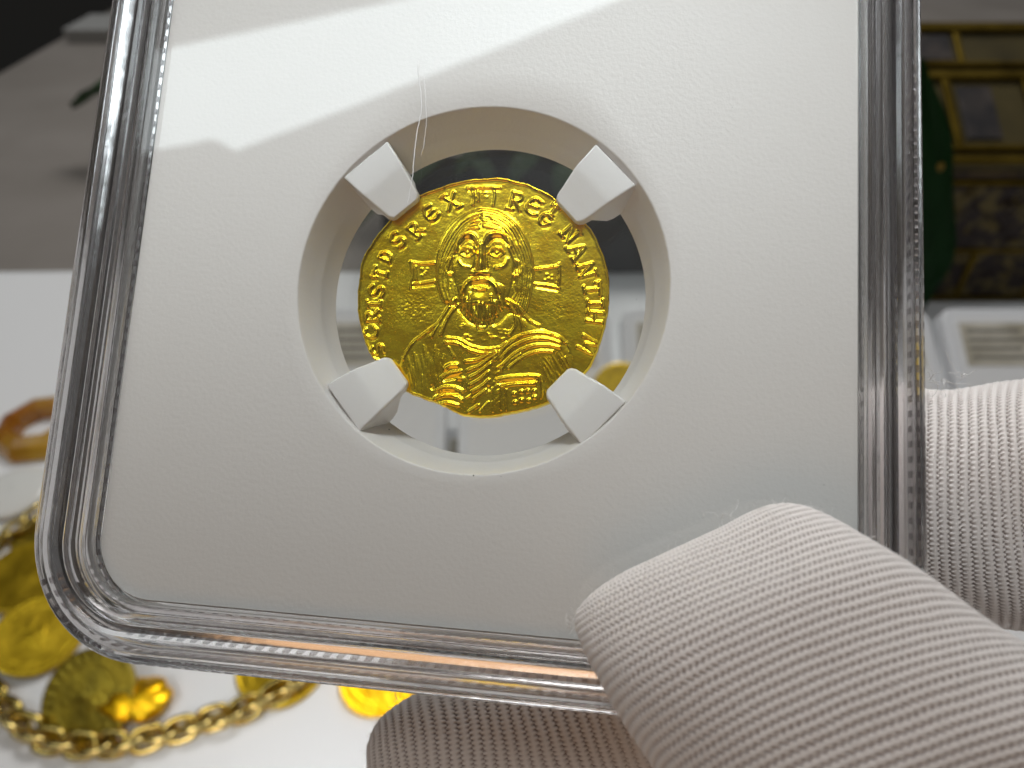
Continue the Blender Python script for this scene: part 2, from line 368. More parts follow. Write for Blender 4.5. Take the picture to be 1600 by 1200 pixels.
# broad forms
dome([(600, 192), (520, 222), (450, 285), (408, 370), (392, 455), (398, 545), (430, 640), (500, 650), (700, 660), (800, 700), (838, 600), (855, 500), (845, 410), (818, 325), (770, 250), (690, 205)], 34, .13)
dome([(600, 262), (525, 300), (482, 380), (470, 470), (488, 560), (520, 645), (560, 700), (620, 728), (680, 700), (722, 635), (748, 560), (758, 470), (750, 385), (712, 310), (655, 268)], 75, .20)
dome([(222, 940), (260, 850), (330, 795), (410, 735), (470, 650), (560, 740), (680, 740), (745, 690), (870, 752), (960, 795), (1015, 860), (1035, 960), (960, 1110), (640, 1190), (420, 1150), (245, 1060)], 26, .10)
dome([(500, 640), (490, 800), (560, 850), (640, 865), (720, 830), (740, 780), (730, 640)], 30, .04)
# face
blob(600, 330, 90, 60, .05); blob(520, 480, 34, 60, .05); blob(690, 495, 36, 60, .05)
stroke([(608, 372), (607, 430), (604, 488)], 14, .30); blob(602, 500, 27, 13, .26, SK)
stroke([(582, 380), (584, 430), (576, 480)], 8, .12, GR); stroke([(632, 380), (630, 430), (634, 480)], 8, .12, GR)
stroke([(490, 396), (500, 352), (535, 322), (572, 328), (598, 368)], 8, .21)
stroke([(618, 368), (642, 328), (685, 316), (728, 332), (748, 380)], 8, .21)
stroke([(508, 372), (532, 348), (564, 350), (586, 380)], 7, .16, GR); stroke([(634, 376), (660, 346), (704, 344), (732, 370)], 7, .16, GR)
for cx, cy in ((542, 408), (681, 408)):
    stroke([(cx - 36, cy + 4), (cx - 18, cy - 17), (cx + 14, cy - 19), (cx + 34, cy + 2)], 5, .18); stroke([(cx - 32, cy + 7), (cx - 8, cy + 19), (cx + 14, cy + 18), (cx + 30, cy + 7)], 4.5, .09)
    blob(cx, cy, 32, 17, -.12); blob(cx, cy + 1, 7.5, 7.5, .15, SK)
stroke([(504, 448), (522, 470), (556, 478)], 8, .07); stroke([(730, 440), (716, 468), (676, 480)], 9, .08)
stroke([(560, 518), (600, 524), (645, 518)], 7, .12, GR)
stroke([(600, 530), (562, 538), (536, 560), (522, 596)], 9, .18); stroke([(606, 530), (646, 538), (674, 562), (690, 598)], 9, .18)
stroke([(566, 562), (602, 556), (640, 562)], 8, .16, GR); stroke([(574, 576), (602, 582), (630, 576)], 7, .15)
blob(603, 628, 26, 30, .16)
stroke([(598, 650), (596, 690), (604, 735)], 8, .16); stroke([(616, 652), (620, 690), (612, 738)], 8, .15)
for x0, x1, y0, y1 in ((556, 552, 600, 712), (574, 578, 668, 738), (585, 590, 690, 752), (636, 634, 662, 744), (654, 662, 608, 722), (540, 536, 622, 694), (672, 682, 640, 700), (524, 516, 600, 668), (692, 702, 610, 672), (648, 650, 700, 748)): stroke([(x0, y0), ((x0 + x1) / 2 + 3, (y0 + y1) / 2), (x1, y1)], 6.5, .17, fade=True)
# beard
dome([(508, 560), (508, 620), (528, 680), (566, 735), (610, 768), (652, 738), (692, 684), (712, 620), (712, 560), (612, 545)], 50, .11)
for k in range(30): 
    x = rng.uniform(500, 735); y = rng.uniform(740, 815); stroke([(x, y), (x + 8, y + rng.uniform(-3, 6)), (x + 22, y + rng.uniform(-4, 8))], 5, rng.uniform(.02, .045), fade=True)
# hair
for k in range(6):
    o_ = k * 17.
    stroke([(604 - k * 2, 206 + o_), (545, 232 + o_ * .8), (478 + o_ * .5, 290 + o_ * .55), (428 + o_ * .75, 372 + o_ * .2), (405 + o_ * .6, 455), (404 + o_ * .5, 545), (430 + o_ * .5, 630)], 6.2, .10 + .03 * (k % 2))
stroke([(598, 222), (548, 240), (500, 280), (458, 335)], 13, .13, fade=True); stroke([(590, 255), (545, 280), (505, 325), (470, 375)], 6, .12)
for k in range(7):
    o_ = k * 17.
    stroke([(612 + k, 204 + o_ * .75), (690 - o_ * .05, 222 + o_ * .75), (765 - o_ * .55, 275 + o_ * .5), (818 - o_ * .8, 370 + o_ * .1), (845 - o_ * .75, 470), (835 - o_ * .6, 580), (812 - o_ * .5, 680 - o_ * .6)], 6.2, .10 + .03 * ((k + 1) % 2))
stroke([(600, 235), (603, 268)], 5, .1); stroke([(622, 232), (690, 262), (740, 310), (775, 380)], 7, .11)
for k in range(15):
    x = rng.uniform(755, 835); y = rng.uniform(520, 660); stroke([(x, y), (x + rng.uniform(-5, 5), y + 22), (x + rng.uniform(-8, 8), y + 46)], 5.2, rng.uniform(.025, .06))
for k in range(10):
    x = rng.uniform(415, 485); y = rng.uniform(520, 610); stroke([(x, y), (x + 5, y + 20), (x + 8, y + 42)], 5.2, rng.uniform(.025, .06))
stroke([(474, 425), (448, 440), (434, 470), (446, 500), (466, 505)], 8, .12); stroke([(768, 440), (792, 455), (796, 490), (778, 515), (762, 512)], 8, .13); blob(772, 478, 14, 22, -.10)
# arms of the nimbus cross
for q in ([(275, 448), (330, 456), (385, 452)], [(278, 550), (330, 548), (385, 538)], [(279, 448), (284, 500), (275, 568)], [(300, 468), (302, 530)], [(860, 482), (915, 474), (974, 466)], [(858, 552), (915, 557), (972, 570)], [(970, 458), (972, 505), (967, 562)],
          [(540, 100), (610, 97), (692, 98)], [(563, 105), (570, 140), (568, 178)], [(666, 100), (668, 140), (662, 178)], [(590, 112), (592, 160)]): stroke(q, 6.0, .12)
stroke([(285, 562), (380, 552)], 7, .09, GR); stroke([(865, 564), (960, 580)], 7, .08, GR); stroke([(550, 112), (690, 110)], 5, .07, GR)
for _ in range(18):
    cx, cy = random.choice([(340, 500), (910, 512), (615, 138)]); x = cx + rng.uniform(-32, 30); y = cy + rng.uniform(-26, 26); blob(x, y, 8, 7, .045, SK)
# shoulders, stole and folds
for q, w_, h_ in (([(486, 622), (450, 665), (425, 705), (400, 740), (335, 790), (285, 830), (240, 905)], 6, .15), ([(497, 650), (465, 690), (438, 740), (420, 790)], 6, .14), ([(470, 640), (430, 700), (395, 760), (375, 800)], 5, .1),
                  ([(728, 628), (772, 650), (800, 690), (830, 722), (878, 748)], 6.5, .16), ([(735, 650), (760, 690), (768, 740), (740, 790)], 6, .12), ([(745, 665), (790, 720), (800, 770)], 5, .08),
                  ([(448, 806), (500, 812), (558, 842), (625, 858), (690, 850), (722, 830)], 6.5, .15), ([(440, 824), (495, 830), (552, 860), (620, 877), (690, 868)], 6.5, .15),
                  ([(690, 876), (738, 826), (800, 792), (880, 780), (960, 796), (1005, 830)], 7, .16), ([(698, 900), (755, 848), (830, 814), (905, 808), (975, 828)], 7, .15), ([(710, 930), (770, 876), (845, 842), (925, 838), (975, 850)], 6.5, .13), ([(735, 945), (800, 895), (870, 868), (940, 868)], 6, .11), ([(700, 950), (740, 912), (790, 880)], 5, .1),
                  ([(535, 916), (590, 908), (640, 884), (672, 866)], 7, .15), ([(545, 958), (598, 936), (640, 905), (680, 878)], 7, .14), ([(556, 990), (600, 965), (650, 925)], 7, .14), ([(556, 1026), (600, 1000), (640, 965)], 7, .14), ([(566, 1056), (605, 1035), (642, 1003)], 7, .13), ([(572, 1090), (605, 1066), (640, 1040)], 6, .11), ([(548, 1152), (575, 1132), (595, 1120)], 6, .12), ([(600, 1150), (640, 1105)], 5, .08),
                  ([(438, 950), (460, 935), (492, 932)], 11, .17), ([(415, 1010), (425, 985), (465, 968), (512, 960)], 7, .15), ([(500, 995), (525, 1000), (532, 1040)], 8, .14), ([(398, 1052), (430, 1036), (475, 1036), (520, 1052)], 7.5, .17), ([(392, 1088), (432, 1072), (480, 1076), (518, 1096)], 7.5, .16), ([(410, 1118), (450, 1108), (500, 1120)], 7, .12),
                  ([(678, 1002), (720, 990), (800, 982), (872, 984), (886, 1005)], 7, .17), ([(700, 1034), (760, 1020), (858, 1018)], 7, .16), ([(724, 1048), (726, 1095), (724, 1140)], 5, .13), ([(700, 1040), (700, 1140)], 5, .1), ([(886, 1000), (892, 1045), (888, 1085)], 5, .11), ([(668, 1010), (662, 1150)], 4, .06),
                  ([(1000, 895), (1015, 925), (1030, 952)], 4, .1), ([(985, 900), (1000, 930), (1018, 955)], 4, .1), ([(1005, 830), (1018, 850), (1022, 870)], 5, .09), ([(455, 850), (480, 895)], 5, .1)): stroke(q, w_, h_)
for x, y in ((762, 1066), (796, 1056), (826, 1053), (856, 1053), (766, 1106), (796, 1096), (830, 1098), (858, 1082)): blob(x, y, 10, 9, .16, SK)
stroke([(430, 1000), (500, 985)], 9, .12, GR); stroke([(400, 1066), (500, 1062)], 8, .12, GR); stroke([(690, 1016), (860, 1002)], 6, .1, GR)
blob(640, 1040, 8, 9, .2, GR); blob(378, 1036, 8, 9, .2, GR)
for k in range(36):
    x = rng.uniform(250, 440); y = rng.uniform(840, 980); l = rng.uniform(60, 140); s = (x - 400) * -.0012 * l + rng.uniform(-4, 4)
    stroke([(x, y), (x + s * .4, y + l * .35), (x + s * .8, y + l * .7), (x + s, y + l)], 5.2, rng.uniform(.04, .08), fade=True)
for k in range(36):
    x = rng.uniform(880, 1010); y = rng.uniform(870, 1060); l = rng.uniform(30, 70); q_ = rng.uniform(.3, .7); stroke([(x, y), (x + l * q_ * .5, y + l * .45), (x + l * q_, y + l)], 5.2, rng.uniform(.03, .07), fade=True)
for k in range(24):
    x = rng.uniform(520, 680); y = rng.uniform(890, 1120); l = rng.uniform(26, 60); stroke([(x, y), (x + l * .5, y - l * .3), (x + l, y - l * .75)], 5.2, rng.uniform(.03, .06), fade=True)
# legend: glyphs as strokes in a unit box (y downwards)
GL = {'X': [[(-.4, -.45), (.42, .45)], [(.4, -.45), (-.42, .45)], [(-.55, -.5), (-.2, -.5)], [(.25, .5), (.58, .45)]],
      'E': [[(.4, -.42), (-.1, -.48), (-.36, -.1), (-.3, .35), (.1, .48), (.42, .38)], [(-.3, 0), (.28, -.05)]],
      'R': [[(-.3, -.5), (-.28, .5)], [(-.3, -.46), (.2, -.44), (.3, -.2), (.05, .02), (-.25, .04)], [(.0, .05), (.42, .5)], [(-.48, .52), (-.1, .52)]],
      'G': [[(.4, -.4), (-.05, -.5), (-.38, -.15), (-.3, .3), (.1, .48), (.4, .2)], [(.1, .1), (.45, .1)]],
      'S': [[(.38, -.36), (.1, -.5), (-.28, -.35), (-.2, -.08), (.2, .1), (.28, .36), (-.05, .5), (-.4, .36)]],
      'N': [[(-.34, -.5), (-.34, .5)], [(-.34, -.48), (.34, .46)], [(.34, -.5), (.34, .5)], [(-.5, .52), (-.18, .52)], [(.2, -.52), (.5, -.52)]],
      'A': [[(-.4, .5), (0, -.48), (.4, .5)], [(-.22, .12), (.24, .12)], [(-.55, .52), (-.25, .52)], [(.25, .52), (.55, .52)]],
      'T': [[(-.42, -.45), (.42, -.45)], [(0, -.45), (0, .5)], [(-.2, .52), (.2, .52)], [(-.44, -.52), (-.44, -.25)]],
      'I': [[(0, -.5), (0, .5)], [(-.22, -.52), (.22, -.52)], [(-.22, .52), (.22, .52)]],
      'H': [[(-.34, -.5), (-.34, .5)], [(.34, -.5), (.34, .5)], [(-.34, 0), (.34, 0)], [(-.5, .5), (-.2, .5)]],
      'D': [[(-.3, -.45), (-.3, .45)], [(-.3, -.45), (.15, -.4), (.38, 0), (.15, .4), (-.3, .45)]],
      'C': [[(.38, -.34), (0, -.5), (-.36, -.15), (-.3, .3), (.05, .5), (.4, .34)]],
      'M': [[(-.45, .5), (-.35, -.5), (0, .2), (.35, -.5), (.45, .5)]]}
for g, x, y, rt, sz in (('X', 466, 166, -22, 74), ('E', 368, 222, -42, 70), ('R', 298, 300, -50, 66), ('S', 216, 346, -58, 70), ('D', 158, 424, -68, 56), ('T', 132, 500, -76, 62), ('S', 118, 585, -84, 66), ('I', 104, 645, -90, 60), ('R', 96, 705, -96, 60), ('C', 92, 780, -104, 60), ('S', 122, 858, -116, 56),
                        ('R', 768, 162, 14, 78), ('E', 850, 188, 28, 78), ('G', 905, 250, 36, 58), ('T', 948, 205, 36, 50), ('N', 1024, 315, 50, 74), ('A', 1058, 395, 60, 78), ('N', 1100, 486, 74, 74), ('T', 1128, 576, 84, 74), ('I', 1140, 642, 90, 66), ('H', 1138, 706, 97, 70), ('M', 1106, 838, 118, 76)):
    a = math.radians(rt)
    for s_ in GL[g]:
        P = [(x + sz * (u * math.cos(a) * .9 - v * math.sin(a)) + rng.uniform(-1.5, 1.5), y + sz * (u * math.sin(a) * .9 + v * math.cos(a)) + rng.uniform(-1.5, 1.5)) for u, v in s_]
        stroke(P, 6.6, .18)
        P2 = [(p[0] + 3, p[1] + 9) for p in P]; stroke(P2, 9, .035, GR)
# raised lip of the flan
lip = np.exp(-((edge - 7) / 6.5) ** 2) * np.clip(.6 - np.cos(th + math.pi / 2 + .55)[None] * -.75, 0, 1.2)
rough = .030 * vnoise(PX / 42, PY / 42, 1) + .022 * vnoise(PX / 17, PY / 17, 2) + .016 * vnoise(PX / 8, PY / 8, 6) + .010 * vnoise(PX / 4.5, PY / 4.5, 7)
pit = np.exp(-(((PX - 290) / 110) ** 2 + ((PY - 665) / 75) ** 2)) + .8 * np.exp(-(((PX - 960) / 110) ** 2 + ((PY - 650) / 90) ** 2))
rough = rough * .5 + pit * (.030 * vnoise(PX / 9, PY / 7, 8))
warp = .10 * (vnoise(PX / 260 + 3, PY / 260 + 7, 9))
Hh = Hh + SK * (1 + .35 * vnoise(PX / 22, PY / 22, 11)) - GR + .15 * lip + rough + warp
Hh *= .64
fall = np.clip(edge / 7, 0, 1); Hh = Hh - .22 * (1 - np.sqrt(1 - (1 - fall) ** 2 * .999)) 
q = to_slab(*C1(np.stack([PX, PY], -1)).transpose(2, 0, 1), ZC)
V = q.copy(); V[..., 2] = ZC + Hh
top = V.reshape(-1, 3); e1 = V[-1].copy()
c0 = V[:, :, :2].mean((0, 1)); sides = []
for k, zz in enumerate((-.25, -.5, -.75, -.9)):
    s_ = e1.copy(); s_[:, 2] = ZC + zz + .03 * vnoise(th * 20 + 50, th * 0 + k, 12); s_[:, :2] = c0 + (s_[:, :2] - c0) * (1.004 if k < 3 else .985); sides.append(s_)
sides.append(np.c_[c0 + (e1[:, :2] - c0) * .02, np.full(NT, ZC - .92)])
AV = np.r_[top, np.concatenate(sides)]
Fc = grid_faces(NR + 5, NT)
cv = np.array([[*V[0].mean(0)]]); n0 = len(AV)
AV = np.r_[AV, cv, [[*c0, ZC - .92]]]
tri = np.stack([np.arange(NT), np.full(NT, n0), np.full(NT, n0), (np.arange(NT) + 1) % NT], 1)
me_f = [tuple(r) for r in ()]
holes = NR + 4
# close centre with a tiny fan (collapsed ring)
AV[:NT] = AV[:NT] * 0 + cv
AV[holes * NT:(holes + 1) * NT] = [*c0, ZC - .92]
mw = mat4(RS, TS)
coin = make('gold_coin', AV[:n0], Fc, M_gold, smooth=True, matrix=mw)
tag(coin, 'struck gold coin with bearded bust, framed by four prongs in the round window', 'coin')

# ------------------------------------------------------------------ gloved hand
M_glove = mat('white_knit_cotton', (.78, .75, .745), .85); b = bsdf(M_glove); b.inputs['Sheen Weight'].default_value = .25; b.inputs['Sheen Roughness'].default_value = .5
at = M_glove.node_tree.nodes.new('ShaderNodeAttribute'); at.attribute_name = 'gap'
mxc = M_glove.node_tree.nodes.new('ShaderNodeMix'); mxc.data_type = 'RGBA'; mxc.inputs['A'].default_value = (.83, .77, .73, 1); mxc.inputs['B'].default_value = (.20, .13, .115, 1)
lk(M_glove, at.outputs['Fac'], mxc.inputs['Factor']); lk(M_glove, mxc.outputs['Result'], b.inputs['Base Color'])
add_bump(M_glove, 55, .5, .01, 3)
VG, FG, GG = [], [], []; goff = 0
def finger(keys, ns, nt, pitch=.86, q=.42, amp=.16, rowshift=0., expo=2.3, detail=True, smin=0.):
    """keys: (centre, half width vector, half depth vector) from the tip on"""
    global goff
    K = np.array([np.r_[k[0], k[1], k[2]] for k in keys]); D = cr(K, 400)
    ds = np.r_[0, np.cumsum(np.linalg.norm(np.diff(D[:, :3] , axis=0), axis=1))]
    # arc length measured on the surface facing the viewer so that the rows keep their pitch over the tip
    front = D[:, :3] + D[:, 6:9]; dl = np.r_[0, np.cumsum(np.linalg.norm(np.diff(front, axis=0), axis=1))]
    tt = np.linspace(0, 1, ns); src = np.interp(tt * dl[-1], dl, np.arange(400))
    R_ = np.stack([np.interp(src, np.arange(400), D[:, c]) for c in range(9)], 1); sl = tt * dl[-1]
    an = np.linspace(0, 2 * math.pi, nt, endpoint=False)
    ca, sa = np.cos(an), np.sin(an); ex = 2 / expo
    ux = np.sign(ca) * np.abs(ca) ** ex; uy = np.sign(sa) * np.abs(sa) ** ex
    P = R_[:, None, :3] + R_[:, None, 3:6] * ux[None, :, None] + R_[:, None, 6:9] * uy[None, :, None]
    # around distance
    da = np.linalg.norm(np.diff(np.concatenate([P, P[:, :1]], 1), axis=1), axis=2); arc = np.concatenate([np.zeros((ns, 1)), np.cumsum(da, 1)[:, :-1]], 1)
    ref = int(ns * .6); av = arc[ref] / da[ref].sum() * max(1, round(da[ref].sum() / q)) # cells around
    dPs = np.gradient(P, axis=0); dPt = (np.roll(P, -1, 1) - np.roll(P, 1, 1))
    Nn = np.cross(dPs, dPt); Nn /= np.linalg.norm(Nn, axis=2)[..., None] + 1e-9
    c = R_[:, None, :3]; sg = np.sign(((P - c) * Nn).sum(2).mean()); Nn *= sg
    warp = .55 * vnoise(sl[:, None] * .16 + 10 + 0 * av[None], av[None] * .05 + 0 * sl[:, None] + 5, 31)
    s = (sl[:, None] + rowshift) / pitch + warp + .12 * vnoise(sl[:, None] * .9 + 0 * av[None], av[None] * .25 + 0 * sl[:, None], 33)
    row = np.floor(s); fs = s - row
    rib = .5 - .5 * np.cos(2 * math.pi * fs)
    cell = av[None] + .5 * (row % 2) + .25 * vnoise(row * 3.1 + 2, av[None] * .3 + row * 0, 34)
    fc = cell - np.floor(cell)
    v = np.abs(fc - .5) * 2                                   # 1 at the hole column
    dgap = np.minimum(fs, 1 - fs)
    hole = np.exp(-((dgap / .25) ** 2)) * np.exp(-(((1 - v) / .46) ** 2))
    stitch = .3 * np.cos(2 * math.pi * (fc + (fs - .5) * .5))
    fadev = np.clip(1 - 2.2 * np.clip(vnoise(sl[:, None] * .07 + 3 + 0 * av[None], av[None] * .03 + 0 * sl[:, None], 35), 0, 1), .45, 1)
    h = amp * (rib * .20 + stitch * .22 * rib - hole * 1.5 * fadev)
    big = .6 * vnoise(sl[:, None] * .22 + 0 * av[None], av[None] * .06 + 0 * sl[:, None] + 9, 37) + 1.7 * vnoise(sl[:, None] * .09 + 7 + 0 * av[None], av[None] * .022 + 0 * sl[:, None] + 9, 38)
    env = np.clip(sl / 1.5, 0, 1)[:, None]
    P = P + Nn * ((h if detail else 0 * h) * env + big * .8 * env)[..., None]
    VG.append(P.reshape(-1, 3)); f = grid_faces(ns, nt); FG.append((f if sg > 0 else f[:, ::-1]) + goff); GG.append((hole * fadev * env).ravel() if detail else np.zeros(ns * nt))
    goff += ns * nt
def key(L, R, d, h, tilt=0., tip=None, hb=None):
    "ring between two silhouette pixels at depth d, half depth h"
    a = U(*L, d); b_ = U(*R, d); c = (a + b_) / 2; hv = (b_ - a) / 2; v = CAM - c; v /= np.linalg.norm(v)
    if tip is not None: t = U(*tip, d) - c; t /= np.linalg.norm(t); v = v + t * tilt; v /= np.linalg.norm(v)
    return (c, hv, v * h)
tp = (1000, 700)
thumb = [key((1040, 872), (1180, 815), 41.6, .15, .35, tp), key((950, 912), (1215, 803), 41.3, .9, .35, tp), key((905, 943), (1250, 802), 40.8, 1.7, .35, tp), key((891, 972), (1292, 815), 40.2, 2.5, .35, tp), key((905, 1022), (1350, 842), 39.2, 3.4, .38, tp), key((948, 1096), (1440, 888), 38, 4.6, .4, tp), key((1008, 1200), (1560, 968), 36.8, 5.8, .4, tp), key((1080, 1320), (1700, 1060), 35.8, 7, .35, tp), key((1180, 1500), (1880, 1210), 35, 8.5, .3, tp), key((1350, 1800), (2150, 1450), 35.5, 10, .2, tp)]
finger(thumb, 1000, 1000, pitch=.47, q=.42, amp=.115, expo=2.25)
idxf = [key((1235, 700), (1235, 800), 57.5, 1.5), key((1260, 650), (1262, 870), 57.5, 4.5), key((1310, 612), (1314, 930), 57.5, 7.2), key((1380, 598), (1385, 968), 57.5, 8.6), key((1470, 600), (1478, 982), 58, 9), key((1600, 588), (1612, 978), 59, 9.2), key((1760, 580), (1780, 990), 60, 9.5), key((2000, 640), (2040, 1080), 61, 10)]
finger(idxf, 560, 640, pitch=.86, q=.42, amp=.19, expo=2.1)
midf = [key((590, 1190), (592, 1290), 59, 1.2), key((572, 1140 + 25), (585, 1345), 59, 3.4), key((590, 1118), (625, 1385), 59.2, 5.5), key((650, 1078), (700, 1405), 59.5, 7.3), key((740, 1052), (812, 1400), 60, 8.2), key((880, 1020), (985, 1375), 60.5, 8.8), key((1050, 985), (1180, 1350), 61, 9.2), key((1260, 985), (1400, 1360), 61.5, 9.6), key((1500, 1010), (1640, 1400), 62, 10), key((1800, 1060), (1900, 1480), 62, 11)]
finger(midf, 640, 560, pitch=.86, q=.42, amp=.18, expo=2.15)
palm = [(U(1720, 1020, 58), U(1720, 1020, 58) * 0 + RC @ np.array([2, 6, 0]), RC @ np.array([0, 0, 5.])), (U(1850, 1080, 56), RC @ np.array([5., 24, 0]), RC @ np.array([-3., 0, 13.])), (U(2200, 1250, 53), RC @ np.array([12., 34, 0]), RC @ np.array([-5., 0, 19.])),
        (U(2750, 1650, 52), RC @ np.array([18., 34, 0]), RC @ np.array([-5., 0, 20.])), (U(3300, 2200, 55), RC @ np.array([17., 25, 0]), RC @ np.array([-5., 0, 20.])), (U(4100, 2900, 62), RC @ np.array([18., 24, 0]), RC @ np.array([-5., 0, 22.]))]
finger(palm, 160, 160, detail=False, expo=2.2)
glove = make('gloved_hand', np.concatenate(VG), np.concatenate(FG), M_glove)
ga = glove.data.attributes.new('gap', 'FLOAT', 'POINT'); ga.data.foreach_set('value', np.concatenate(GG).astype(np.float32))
tag(glove, 'white knitted cotton glove pinching the lower right corner of the clear coin holder', 'gloved hand')
# loose fibres of the knit
fV, fF, fo = [], [], 0
def fibre(px, py, d, n, ln, r=.018):
    global fo
    for _ in range(n):
        p = U(px + rng.uniform(-14, 14), py + rng.uniform(-6, 6), d); a = rng.normal(0, 1, 3); P = [p]
        for k in range(9): a = a + rng.normal(0, .55, 3); a /= np.linalg.norm(a); P.append(P[-1] + a * ln / 9)
        V, f = tube(cr(P, 18), r, 4); fV.append(V); fF.append(f + fo); fo += len(V)
for a in ((1215, 796, 41, 5, 1.6), (1130, 812, 41, 5, 1.6), (1240, 798, 41, 3, 1.4), (1465, 592, 53, 7, 2.2), (1500, 590, 54, 5, 2), (1450, 596, 53, 4, 2), (585, 1180, 58, 6, 2.4), (620, 1100, 58, 4, 1.8), (960, 1080, 47, 5, 2.2), (893, 965, 40, 3, 1.2)): fibre(*a)
gv = np.concatenate(VG[:3]); step = [len(v) for v in VG[:3]]; gn = []
for v_, (n1, n2) in zip(VG[:3], ((1000, 1000), (560, 640), (640, 560))):
    P3 = v_.reshape(n1, n2, 3); d1 = np.gradient(P3, axis=0); d2 = np.roll(P3, -1, 1) - np.roll(P3, 1, 1); nn3 = np.cross(d1, d2); nn3 /= np.linalg.norm(nn3, axis=2)[..., None] + 1e-9
    c3 = P3.mean(1, keepdims=True); nn3 *= np.sign(((P3 - c3) * nn3).sum(2).mean()); gn.append(nn3.reshape(-1, 3))
gn = np.concatenate(gn); pick = rng.randint(0, len(gv), 16000); vd = CAM - gv[pick]; vd /= np.linalg.norm(vd, axis=1)[:, None]; fc_ = (gn[pick] * vd).sum(1)
pick = pick[(fc_ > -.15) & (rng.rand(16000) < np.clip(1.05 - fc_, .12, 1))][:5200]
for i in pick:
    p = gv[i] - gn[i] * .05; a = gn[i] * .5 + rng.normal(0, .6, 3); a /= np.linalg.norm(a); l_ = rng.uniform(.25, .8); P = [p]
    for k in range(3): a = a + rng.normal(0, .35, 3); a /= np.linalg.norm(a); P.append(P[-1] + a * l_ / 3)
    V, f = tube(P, .009, 3); fV.append(V); fF.append(f + fo); fo += len(V)
M_fib = mat('cotton_fibre', (.8, .78, .76), .8)
fb = make('loose_fibre', np.concatenate(fV), np.concatenate(fF), M_fib, glove); fb['kind'] = 'stuff'

# ------------------------------------------------------------------ table and what lies on it
M_table = mat('beige_table', (.30, .27, .245), .5); add_mottle(M_table, (.25, .225, .20), (.31, .28, .255), .12, .3, .7); add_bump(M_table, 3, .1, .02)
eL = T(-400, 330)[:2]; A_ = T(0, 113)[:2]; B_ = T(185, 8)[:2]; dirn = (B_ - A_) / np.linalg.norm(B_ - A_)
q0 = A_ - dirn * 900; q1 = B_ + dirn * 500
nrm = np.array([-dirn[1], dirn[0]])
poly = [q0, q1, q1 + np.array([1500, -50]), np.array([1600, -500]), np.array([q0[0], -500])]
V = [(*p, 0) for p in poly] + [(*p, -25) for p in poly]; n = len(poly)
f = [tuple(range(n - 1, -1, -1)), tuple(range(n, 2 * n))] + [(i, (i + 1) % n, n + (i + 1) % n, n + i) for i in range(n)]
tb = make('table_top', V, f, M_table, smooth=False); tb['kind'] = 'structure'; bevel(tb, 3, 3)
M_floor = mat('dark_floor', (.018, .018, .014), .7); add_bump(M_floor, .2, .3, .1)
V = [(-9000, -6000, -720), (9000, -6000, -720), (9000, 9000, -720), (-9000, 9000, -720)]
fl = make('floor', V, [(0, 1, 2, 3)], M_floor, smooth=False); fl['kind'] = 'structure'
# sheet of white cloth, gently rumpled
M_cloth = mat('white_cloth', (.89, .895, .90), .75); add_bump(M_cloth, 30, .12, .01); M_cloth.name = 'white_cloth'
def sheet(name, x0, x1, y0, y1, z, th_, m, amp=1.2, n=90):
    X, Y = np.meshgrid(np.linspace(x0, x1, n), np.linspace(y0, y1, n)); 
    Z = z + amp * (vnoise(X / 60 + 20, Y / 45 + 20, 51) + .5 * vnoise(X / 22 + 9, Y / 19 + 3, 52)) + amp * .75
    t = np.stack([X, Y, Z], -1).reshape(-1, 3); bt = t.copy(); bt[:, 2] = z
    b1 = np.r_[t, bt]; F1 = grid_faces(n, n, False); F2 = F1[:, ::-1] + n * n
    ed = [(i * n, (i + 1) * n) for i in range(n - 1)][::1]; SF = []
    for i in range(n - 1):
        SF += [(i * n, (i + 1) * n, (i + 1) * n + n * n, i * n + n * n), ((i + 1) * n + n - 1, i * n + n - 1, i * n + n - 1 + n * n, (i + 1) * n + n - 1 + n * n), (i + 1, i, i + n * n, i + 1 + n * n), ((n - 1) * n + i, (n - 1) * n + i + 1, (n - 1) * n + i + 1 + n * n, (n - 1) * n + i + n * n)]
    return make(name, b1, np.r_[F1, F2, np.array(SF)], m)
yb = T(0, 428)[1]
cl = sheet('white_cloth', -420, 430, -260, yb, .3, .6, M_cloth); tag(cl, 'white cloth spread over the near half of the table under the gold pieces', 'cloth')

